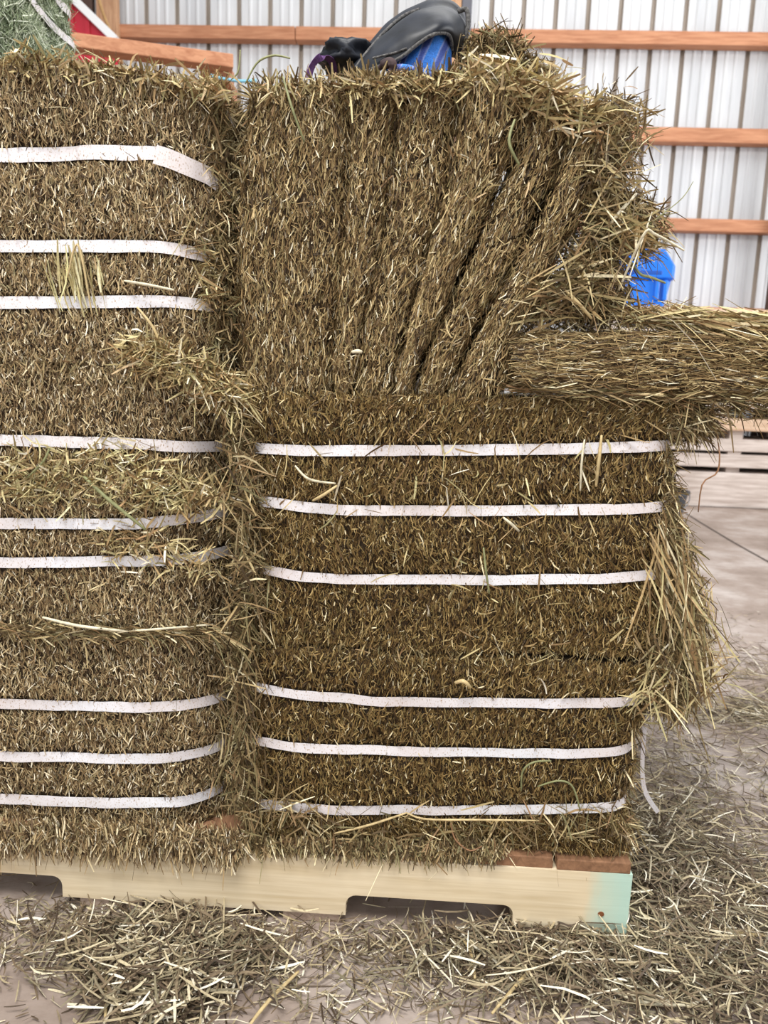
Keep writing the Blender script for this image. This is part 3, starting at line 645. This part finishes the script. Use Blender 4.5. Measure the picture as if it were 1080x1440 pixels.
# ------------------------------------------------------------------ garment on top
M['leather'] = noisy('worn_black_leather', (17, 19, 24), (40, 44, 54), 30, None, .46, .35, .0015, .35)
M['hem'] = noisy('frayed_hem', (28, 28, 32), (120, 118, 116), 300, None, .8, .4, .001)
def denim():
    m, nt, b = mat('blue_woven_lining', lin((60, 116, 196)), .8, .2)
    wv = nt.nodes.new('ShaderNodeTexWave'); wv.bands_direction = 'DIAGONAL'; wv.inputs['Scale'].default_value = 20; wv.inputs['Distortion'].default_value = 1.6
    tc = nt.nodes.new('ShaderNodeTexCoord'); mp = nt.nodes.new('ShaderNodeMapping'); mp.inputs['Scale'].default_value = (1.4, 0, -.5)
    nt.links.new(tc.outputs['Object'], mp.inputs[0]); nt.links.new(mp.outputs[0], wv.inputs['Vector'])
    r = ramp(nt, [(.0, lin((70, 130, 216))), (.5, lin((66, 134, 222))), (.72, lin((140, 156, 208))), (.92, lin((78, 96, 168)))]); nt.links.new(wv.outputs['Fac'], r.inputs[0])
    n = noise(nt, 700, 2); r2 = ramp(nt, [(.35, (.55, .6, .7, 1)), (.6, (1.1, 1.1, 1.1, 1))]); nt.links.new(n.outputs['Fac'], r2.inputs[0])
    mx = nt.nodes.new('ShaderNodeMix'); mx.data_type = 'RGBA'; mx.blend_type = 'MULTIPLY'; mx.inputs[0].default_value = .8
    nt.links.new(r.outputs[0], mx.inputs[6]); nt.links.new(r2.outputs[0], mx.inputs[7]); nt.links.new(mx.outputs[2], b.inputs['Base Color'])
    bump(nt, b, n.outputs['Fac'], .5, .001); return m
M['denim'] = denim(); M['purple'] = noisy('purple_webbing', (92, 58, 110), (124, 88, 140), 200, None, .7)
M['brownleather'] = noisy('dark_strap_leather', (44, 34, 36), (84, 66, 66), 50)
gt = thing('chaps', 'crumpled black leather garment with blue woven lining, on top of the open bale', 'garment', tuple(at(560, 95, 1.05)*np.array([1, 1, 0])+(0, 0, ZC[0]-.01)))
gto = tuple(gt.location)
def sheet(name, curves, m, nu=46, nv=26, amp=.0015, solid=.0025, seed=0):
    cs = np.array([smoothpath(c, nu) for c in curves]); V = []; Q = []
    cols = [smoothpath(cs[:, i], nv) for i in range(nu)]
    for i in range(nu):
        for j in range(nv): V.append(cols[i][j])
    V = np.array(V); V[:, 1] += amp*vnoise(V, 45, seed); V[:, 2] += amp*vnoise(V, 30, seed+3)
    for i in range(nu-1):
        for j in range(nv-1): Q.append((i*nv+j, (i+1)*nv+j, (i+1)*nv+j+1, i*nv+j+1))
    return poly(name, V, Q, m, gt, gto, smooth=True, solid=solid)
def pc(pts): return [at(x, y, Y) for x, y, Y in pts]
# outer leather: back edge, far crest, valley, near crest, belly and front hem
sheet('outer_leather', [
    pc([(488, 104, 1.14), (520, 95, 1.16), (570, 80, 1.18), (620, 70, 1.18), (652, 95, 1.16)]),
    pc([(490, 96, 1.10), (522, 58, 1.11), (556, 26, 1.12), (600, 7, 1.12), (640, 10, 1.11), (656, 46, 1.09), (650, 92, 1.08)]),
    pc([(492, 97, 1.085), (518, 70, 1.09), (552, 40, 1.09), (598, 15, 1.085), (636, 14, 1.085), (655, 40, 1.075), (650, 90, 1.07)]),
    pc([(494, 97, 1.05), (512, 78, 1.045), (545, 47, 1.04), (590, 18, 1.035), (628, 13, 1.04), (650, 36, 1.05), (646, 84, 1.06)]),
    pc([(500, 100, 1.03), (522, 86, 1.015), (556, 62, 1.005), (594, 40, 1.0), (626, 34, 1.005), (641, 52, 1.03), (640, 78, 1.05)]),
    pc([(506, 103, 1.02), (530, 95, 1.005), (562, 82, .998), (590, 60, .997), (614, 47, 1.0), (632, 50, 1.02), (636, 72, 1.045)])], M['leather'], amp=.0022)
sheet('blue_lining', [
    pc([(540, 95, 1.03), (562, 80, 1.02), (590, 58, 1.015), (614, 46, 1.02), (634, 52, 1.04)]),
    pc([(548, 102, 1.015), (570, 90, 1.01), (596, 76, 1.005), (616, 70, 1.01), (634, 78, 1.04)]),
    pc([(550, 112, 1.02), (575, 112, 1.015), (600, 112, 1.01), (618, 112, 1.015), (634, 112, 1.04)])], M['denim'], amp=.002, seed=5)
tube('hem', smoothpath(pc([(506, 103, 1.018), (530, 95, 1.003), (562, 82, .996), (590, 60, .995), (614, 47, .998), (632, 50, 1.018), (636, 72, 1.043)]), 50), .0023, M['hem'], gt, gto)
tube('seam', smoothpath(pc([(500, 96, 1.03), (516, 74, 1.045), (540, 46, 1.06), (565, 24, 1.08), (590, 13, 1.09)]), 40), .0024, M['hem'], gt, gto)
tube('seam', smoothpath(pc([(524, 82, 1.002), (540, 78, 1.0), (556, 74, .998), (572, 68, .994)]), 20), .0014, M['hem'], gt, gto)
tube('collar_edge', smoothpath(pc([(644, 16, 1.06), (656, 14, 1.06), (658, 36, 1.06), (651, 58, 1.06), (648, 80, 1.06)]), 30), .0032, M['hem'], gt, gto)
tube('rolled_cuff', smoothpath(pc([(546, 104, 1.0), (560, 96, .996), (580, 98, .996), (600, 106, .998)]), 20), [.003]+[.0045]*18+[.003], M['denim'], gt, gto)
tube('leather_tie', smoothpath(pc([(528, 102, .998), (538, 92, .99), (548, 88, .988), (552, 94, .988), (546, 108, .99)]), 20), [.003]*5+[.006]*10+[.004]*5, M['brownleather'], gt, gto)
lump('folded_leather', at(492, 86, 1.09), (.036, .04, .019), M['leather'], gt, gto, 31, .3)
ribbon('purple_loop', pc([(434, 112, 1.03), (438, 96, 1.03), (448, 82, 1.03), (460, 81, 1.04), (468, 90, 1.06), (470, 108, 1.08)]), .009, M['purple'], gt, gto, (.75, .6, .3), label='purple webbing loop')

# ------------------------------------------------------------------ background left: rack, red panel, rope
ra = at(70, 56, 2.6); rb = at(327, 90, 2.8)
rk = thing('lumber_rack', 'orange-brown wooden rack with square end, behind the top left bale', 'rack', (float((ra[0]+rb[0])/2), 2.7, 0)); ro = tuple(rk.location)
beam('top_rail', ra, rb, .06, .044, M['girt'], rk, ro)
beam('lower_rail', ra+(0, .1, -.05), rb+(-.06, .1, -.06), .05, .05, M['girt'], rk, ro)
beam('end_block', at(285, 107, 2.84), at(326, 109, 2.84), .07, .055, M['girt'], rk, ro)
for p in (ra+(.05, .12, 0), rb+(-.05, .12, 0)):
    beam('leg', (p[0], p[1], 0), (p[0], p[1], p[2]-.03), .06, .06, M['girt'], rk, ro)
tag(tube('twine', smoothpath([at(296, 106, 2.7), at(315, 111, 2.7), at(340, 114, 2.7), at(360, 113, 2.72)], 16)-np.array([0, 0, .0]), .005, M['twine'], None, tuple(at(320, 112, 2.7))), 'short length of pale blue twine at the end of the wooden rack', 'twine')
RY = 5.3
p0, p1 = at(96, -8, RY), at(166, 60, RY); sl_ = (p1[2]-p0[2])/(p1[0]-p0[0])
rd = thing('red_panel', 'red ribbed metal panel with white sloping edge, left of the tan wall post', 'panel', (float(p0[0]), RY, 0)); rdo = tuple(rd.location)
xs = [-2.95, p0[0], p1[0]]; zs_ = [p0[2]+(-2.95-p0[0])*sl_, p0[2], p1[2]]
V = [(xs[0], RY, 0), (xs[2], RY, 0), (xs[2], RY, zs_[2]), (xs[0], RY, zs_[0])]; V += [(x, RY+.03, z) for x, _, z in V]
poly('red_sheet', V, [(0, 1, 2, 3), (7, 6, 5, 4), (0, 4, 5, 1), (1, 5, 6, 2), (2, 6, 7, 3), (3, 7, 4, 0)], M['red'], rd, rdo)
for x in np.arange(-2.75, p1[0]-.03, .11):
    z = p0[2]+(x-p0[0])*sl_; beam('rib', (x, RY-.006, 0), (x, RY-.006, z-.03), .03, .02, M['red'], rd, rdo)
beam('white_trim', (xs[0], RY-.03, zs_[0]), (xs[2], RY-.03, zs_[2]), .05, .05, M['white'], rd, rdo)
rp = smoothpath([at(136, -14, 5.5), at(142, 10, 5.5), at(150, 32, 5.5), at(160, 55, 5.5), at(172, 90, 5.5)], 30)
tag(tube('rope', rp, .011, M['rope'], None, tuple(rp[0])), 'tan rope hanging in a curve in front of the left wall post', 'rope')

# ------------------------------------------------------------------ background right: timber stack, blue bin, bucket
TY = 5.16; tx0 = at(835, 600, TY)[0]; tx1 = at(1180, 600, TY)[0]
ts = thing('timber_stack', 'stack of weathered grey wooden beams and boards on the floor by the back wall', 'timber stack', (float((tx0+tx1)/2), TY+.3, 0)); tso = tuple(ts.location)
rows = [(706, 664.5, 'weather', 0), (657, 639, 'weather', .0), (634.5, 617, 'weather', .03), (605, 588, 'weather2', .0)]
def zat(y): return max(0., float(at(1010, y, TY)[2]))
z = 0
for yb, yt, mm, dy in rows:
    b0, b1 = zat(yb), zat(yt)
    if yb == 706: b0 = 0
    box('board', (tx0+rng.uniform(-.1, .1), TY+dy, b0), (tx1+rng.uniform(-.05, .2), TY+.56, b1), M[mm], ts, tso, .004); z = b1
for yb, yt in ((664.5, 657), (639, 634.5), (617, 605)):
    for x in (tx0+.05, (tx0+tx1)/2+.12, tx1-.2): box('spacer', (x, TY+.05, zat(yb)), (x+.09, TY+.5, zat(yt)), M['weather'], ts, tso, .002)
zt = zat(434); k = 0
while z < zt-.13:
    for x in (tx0+.05, (tx0+tx1)/2, tx1-.2): box('spacer', (x, TY+.05, z), (x+.09, TY+.5, z+.07), M['weather'], ts, tso, .002)
    z += .07; box('board', (tx0, TY, z), (tx1, TY+.56, z+.045), M['weather'], ts, tso, .004); z += .045
for x in (tx0+.05, (tx0+tx1)/2, tx1-.2): box('spacer', (x, TY+.05, z), (x+.09, TY+.5, zt-.05), M['weather'], ts, tso, .002)
box('board', (tx0, TY, zt-.05), (tx1, TY+.56, zt), M['weather2'], ts, tso, .004)
BY = 5.3
bx0 = at(866, 400, BY)[0]; bx1 = at(949, 400, BY)[0]; bt = at(900, 347, BY)[2]; bl_ = at(900, 392, BY)[2]
bn = thing('blue_bin', 'bright blue plastic bin with cut-off lid corner, beyond the ragged end of the open bale', 'bin', (float((bx0+bx1)/2), BY+.17, zt)); bo = tuple(bn.location)
def prism(name, prof, y0, y1, m, inset=.02):
    n = len(prof); cx = sum(p[0] for p in prof)/n; cz = sum(p[1] for p in prof)/n
    V = [(cx+(x-cx)*.9, y0, cz+(z-cz)*.9) for x, z in prof]+[(x, y0+inset, z) for x, z in prof]+[(x, y1, z) for x, z in prof]
    Fs = [tuple(range(n)), tuple(range(3*n-1, 2*n-1, -1))]
    for a_ in (0, n): Fs += [(a_+i, a_+n+i, a_+n+(i+1) % n, a_+(i+1) % n) for i in range(n)]
    return poly(name, V, Fs, m, bn, bo, bevel=.006)
wq = bx1-bx0
prism('lid', [(bx0, bl_), (bx1, bl_), (bx1, bl_+.09), (bx1-.075, bt-.01), (bx1-.16, bt), (bx0+.05, bt), (bx0, bt-.05)], BY, BY+.34, M['blue'])
prism('body', [(bx0+.02, zt), (bx1-.05, zt), (bx1-.015, bl_), (bx0+.005, bl_)], BY+.02, BY+.33, M['blue'])
box('lid_groove', (bx0+.08, BY-.004, bl_+.03), (bx1-.09, BY+.03, bl_+.055), M['blue_shade'], bn, bo, .003)
for q in (.045, .10): box('body_rib', (bx1-q-.03, BY-.005, zt+.06), (bx1-q, BY+.05, bl_-.004), M['blue'], bn, bo, .006)
box('rib_gap', (bx1-.10, BY+.012, zt+.06), (bx1-.075, BY+.05, bl_-.002), M['blue_shade'], bn, bo, .001)
# bucket
bc = onfloor(927, 741); bk = thing('bucket', 'black plastic bucket on the floor behind the middle brown bale', 'bucket', tuple(bc)); V = []; Q = []
prof = [(.0, .0), (.10, 0), (.135, .2), (.146, .2), (.146, .215), (.131, .215), (.097, .012), (0, .012)]; nb = 32
for rr, zz in prof:
    for i in range(nb): V.append((bc[0]+rr*math.cos(2*math.pi*i/nb), bc[1]+rr*math.sin(2*math.pi*i/nb), zz))
for j in range(len(prof)-1):
    for i in range(nb): Q.append((j*nb+i, j*nb+(i+1) % nb, (j+1)*nb+(i+1) % nb, (j+1)*nb+i))
poly('pail', V, Q, M['bucket'], bk, tuple(bc), smooth=False)
tube('handle', [bc+(.148*math.cos(t), -.148*abs(math.sin(t))*.8, .205-.1*math.sin(t)) for t in np.linspace(0, math.pi, 20)], .003, M['wire'], bk, tuple(bc))

# ------------------------------------------------------------------ single stalks one can pick out
def stalk(pts, wd, label, m='loose', name='straw_stalk'):
    P = smoothpath(pts, 14); n = 14; rad = [wd/2*(.45+.55*math.sin(math.pi*(.12+.76*i/(n-1)))) for i in range(n)]
    o = tube(name, P, rad, M[m], None, tuple(P[0]), n=6); return tag(o, label, 'straw', 'single long stalks')
def sm(c): 
    m_, nt, b = mat('stalk_colour', lin(c), .5, .3); n = noise(nt, 90, 3); r = ramp(nt, [(.3, lin([v*.78 for v in c])), (.65, lin(c))]); nt.links.new(n.outputs['Fac'], r.inputs[0]); nt.links.new(r.outputs[0], b.inputs['Base Color']); return m_
M['stA'] = sm((214, 190, 140)); M['stB'] = sm((150, 152, 108)); M['stC'] = sm((158, 118, 86)); M['stD'] = sm((236, 226, 196))
Yf = .927
stalk([at(470, 1172, Yf), at(520, 1160, Yf-.004), at(572, 1143, Yf-.006)], .0034, 'pale tan stalk rising to the lowest strap of the bottom brown bale', 'stA')
stalk([at(572, 1143, Yf-.006), at(600, 1152, Yf-.008), at(680, 1153, Yf-.004), at(758, 1154, Yf)], .003, 'tan bent stalk running right under the lowest strap of the bottom brown bale', 'stA')
stalk([at(634, 1157, Yf), at(640, 1180, Yf-.006), at(660, 1196, Yf-.01), at(678, 1190, Yf-.006)], .0024, 'thin curled stalk hanging below the lowest right strap', 'stC')
stalk([at(733, 1112, Yf+.005), at(735, 1085, Yf), at(750, 1072, Yf-.004), at(775, 1070, Yf+.004)], .0028, 'green-grey blade hooked over the middle strap of the bottom brown bale', 'stB')
stalk([at(756, 1106, Yf+.008), at(785, 1098, Yf), at(805, 1106, Yf), at(816, 1140, Yf+.004)], .0028, 'green-grey blade arching above the lowest strap near its right end', 'stB')
stalk([at(640, 960, Yf+.008), at(652, 958, Yf), at(662, 967, Yf+.004)], .006, 'short fat pinkish straw above the top strap of the bottom brown bale', 'stA')
stalk([at(680, 770, Yf+.006), at(683, 800, Yf), at(688, 835, Yf+.004)], .003, 'upright yellow-green stalk crossing the lowest strap of the middle brown bale', 'stB')
stalk([at(822, 618, Yf+.006), at(818, 650, Yf), at(816, 690, Yf+.008)], .003, 'pale stalk hanging below the top strap of the middle brown bale', 'stD')
stalk([at(846, 612, Yf+.006), at(842, 650, Yf), at(838, 684, Yf+.008)], .0045, 'wide pale blade crossing the top strap of the middle brown bale', 'stA')
stalk([at(708, 728, Yf+.01), at(718, 736, Yf), at(730, 747, Yf+.006)], .004, 'short pale straw slanting under the second strap of the middle brown bale', 'stD')
stalk([at(415, 655, Yf), at(435, 674, Yf-.005), at(472, 680, Yf)], .0034, 'bent pale straw under the left end of the middle brown bale top strap', 'stD')
stalk([at(474, 683, Yf), at(455, 696, Yf-.004), at(440, 704, Yf+.004)], .0042, 'thick pale straw slanting down over the middle brown bale', 'stA')
stalk([at(724, 168, Yf-.004), at(716, 200, Yf-.01), at(730, 232, Yf-.004)], .0038, 'grey-green blade hanging down the fanned layers', 'stB')
stalk([at(398, 108, Yf), at(410, 150, Yf-.01), at(428, 200, Yf)], .003, 'long grey-green blade hanging over the top left of the open bale', 'stB')
stalk([at(495, 495, Yf+.004), at(503, 494, Yf), at(509, 495, Yf+.002)], .005, 'tiny bright straw chip low on the open bale', 'stD')
stalk([at(1008, 612, .95), at(1012, 640, .94), at(1008, 665, .94), at(988, 680, .94), at(982, 720, .95)], .0021, 'brown bent blade dangling below the flat hay layer at the right', 'stC')
stalk([at(870, 408, .93), at(905, 330, .9), at(922, 330, .9), at(962, 352, .92)], .0032, 'long pale stem poking right over the blue bin', 'stD')
stalk([at(880, 345, .96), at(920, 310, .95), at(958, 280, .95), at(975, 255, .95)], .0012, 'thin wiry stem rising above the blue bin towards the wall', 'stB')
stalk([at(886, 366, .95), at(900, 385, .94), at(915, 390, .94), at(936, 398, .94)], .0034, 'seed head stem hanging in front of the blue bin', 'stB')
stalk([at(795, 408, .925), at(812, 425, .915), at(832, 448, .925)], .0042, 'thick pale straw slanting below the ragged end of the open bale', 'stA')
stalk([at(855, 320, .93), at(870, 300, .92), at(895, 272, .93)], .004, 'white straw slanting up in the ragged end of the open bale', 'stD')
stalk([at(345, 118, .96), at(362, 88, .96), at(385, 78, .96), at(408, 82, .96)], .0026, 'dark green curling blade above the gap between the columns', 'stB')
stalk([at(325, 112, .95), at(335, 100, .95), at(338, 70, .95)], .002, 'thin stem sticking up above the gap between the columns', 'stB')
stalk([at(95, 390, Yf), at(110, 345, Yf-.004), at(130, 445, Yf)], .003, 'pale folded straw over the second strap of the top left bale', 'stA')
stalk([at(175, 395, Yf+.006), at(205, 400, Yf), at(245, 408, Yf+.006)], .0036, 'pale straw lying just above the third strap of the top left bale', 'stD')
stalk([at(193, 432, Yf+.006), at(215, 460, Yf), at(230, 494, Yf+.006)], .0038, 'straw slanting down from the third strap of the top left bale', 'stA')
stalk([at(118, 670, Yf), at(150, 700, Yf-.004), at(205, 745, Yf)], .0052, 'broad grey-green blade slanting across the middle left bale', 'stB')
stalk([at(60, 868, Yf), at(110, 880, Yf-.004), at(180, 888, Yf)], .0046, 'white stalk along the joint under the middle left bale', 'stD')
stalk([at(188, 887, Yf), at(230, 884, Yf-.004), at(300, 878, Yf+.01)], .0034, 'cream stalk along the joint, nearer the gap between the columns', 'stD')
stalk([at(70, 630, Yf), at(60, 650, Yf-.003), at(38, 672, Yf)], .0032, 'yellow-green blade left of the pale straw on the middle left bale', 'stB')
# big stalks on the floor in front
fl_st = [([(145, 1325), (150, 1370), (148, 1438)], 'stA', 'thick tan stalk lying towards the camera below the left fork opening'),
         ([(240, 1350), (262, 1368), (276, 1392)], 'stD', 'pale leaf blade on the floor beside the straw heap in front'),
         ([(420, 1366), (380, 1405), (352, 1440)], 'stA', 'long straw on the floor under the pallet middle'),
         ([(785, 1325), (740, 1370), (692, 1425)], 'stA', 'long tan stalk slanting under the blue-green pallet end'),
         ([(770, 1320), (790, 1328), (805, 1340)], 'stD', 'short cream straw beneath the painted pallet end'),
         ([(815, 1326), (835, 1324), (850, 1327)], 'stD', 'pale fat straw under the painted pallet end'),
         ([(840, 1380), (900, 1408), (985, 1414)], 'stD', 'long cream stalk at the lower right on the floor'),
         ([(1000, 1300), (1040, 1312), (1085, 1316)], 'stA', 'tan stalk at the right edge of the floor'),
         ([(1047, 1262), (1065, 1270), (1085, 1280)], 'stC', 'brown straw at the right edge, above the long tan stalk'),
         ([(652, 1322), (662, 1340), (668, 1376)], 'stA', 'short stalk upright in view, below the right fork opening')]
for pts, mm, lb in fl_st: stalk([onfloor(x, y, .012) for x, y in pts], .005, lb, mm)

# ------------------------------------------------------------------ loose hay on the floor
def scatter(n, fn, L, W, h=.012, tilt=.12):
    P = fn(n); P[:, 2] = rng.random(n)**1.6*h+.0015
    a = rng.uniform(0, 2*math.pi, n); D = np.stack([np.cos(a), np.sin(a), rng.normal(0, tilt, n)], -1)
    Ls = rng.uniform(L[0], L[1], n)*np.exp(rng.normal(0, .3, n)); lim = np.maximum(.02, (P[:, 2]-.0005)*2/Ls); D[:, 2] = np.clip(D[:, 2], -lim, .5)
    return strands(P, D, np.tile([0, 0, 1.], (n, 1)), Ls, rng.uniform(W[0], W[1], n), .1, 3, twist=.5)
def blob(px, sx, sy):
    c = onfloor(*px)
    return lambda n: np.column_stack([rng.normal(c[0], sx, n), rng.normal(c[1], sy, n), np.zeros(n)])
def rect(x0, x1, y0, y1): return lambda n: np.column_stack([rng.uniform(x0, x1, n), rng.uniform(y0, y1, n), np.zeros(n)])
def keepout(arr, seg=3):
    # drop stems that would lie inside the pallet
    V, Q = arr; k = (seg+1)*2; c = V.reshape(-1, k, 3).mean(1)
    ok = ~((c[:, 0] < X1+.004) & (c[:, 1] > D0+.01) & (c[:, 1] < D0+1.03))
    V = V.reshape(-1, k, 3)[ok].reshape(-1, 3); nn = ok.sum(); base = (np.arange(nn)*k)[:, None]
    return V, np.concatenate([np.stack([base+i*2, base+i*2+1, base+i*2+3, base+i*2+2], -1)[:, 0] for i in range(seg)])
heap = keepout(join([
    scatter(2600, blob((240, 1345), .07, .035), (.02, .06), (.0013, .0032), .028),
    scatter(900, blob((225, 1400), .035, .03), (.02, .07), (.0015, .0036), .03),
    scatter(700, blob((60, 1300), .10, .05), (.01, .035), (.001, .0026), .01),
    scatter(1300, blob((560, 1360), .16, .07), (.01, .035), (.001, .0024), .01),
    scatter(2400, blob((800, 1350), .12, .045), (.02, .06), (.0012, .003), .028),
    scatter(3800, blob((930, 1250), .09, .14), (.02, .06), (.0012, .003), .04),
    scatter(2600, blob((1000, 1300), .14, .16), (.015, .06), (.0011, .0028), .022),
    scatter(1700, blob((960, 1150), .10, .2), (.015, .05), (.001, .0026), .02),
    scatter(1300, blob((1040, 1080), .16, .25), (.02, .07), (.001, .0026), .014),
    scatter(420, blob((1075, 950), .12, .12), (.03, .1), (.0012, .003), .012),
    scatter(700, blob((1075, 1005), .12, .06), (.03, .1), (.0012, .003), .014),
    scatter(2200, rect(-.9, .9, .55, .95), (.004, .018), (.0008, .0022), .006),
    scatter(1400, rect(.3, 1.4, .9, 2.6), (.006, .04), (.0008, .0024), .006)]))
tag(mesh_arrays('loose_hay', heap[0], heap[1], M['floorhay']), 'loose trodden hay strewn over the concrete around the pallet', 'hay', kind='stuff')
under = scatter(320, rect(-.8, .28, .94, 1.2), (.01, .04), (.001, .0024), .008)
tag(mesh_arrays('loose_hay', under[0], under[1], M['floorhay']), 'sparse hay lying in the dark under the pallet openings', 'hay', kind='stuff')
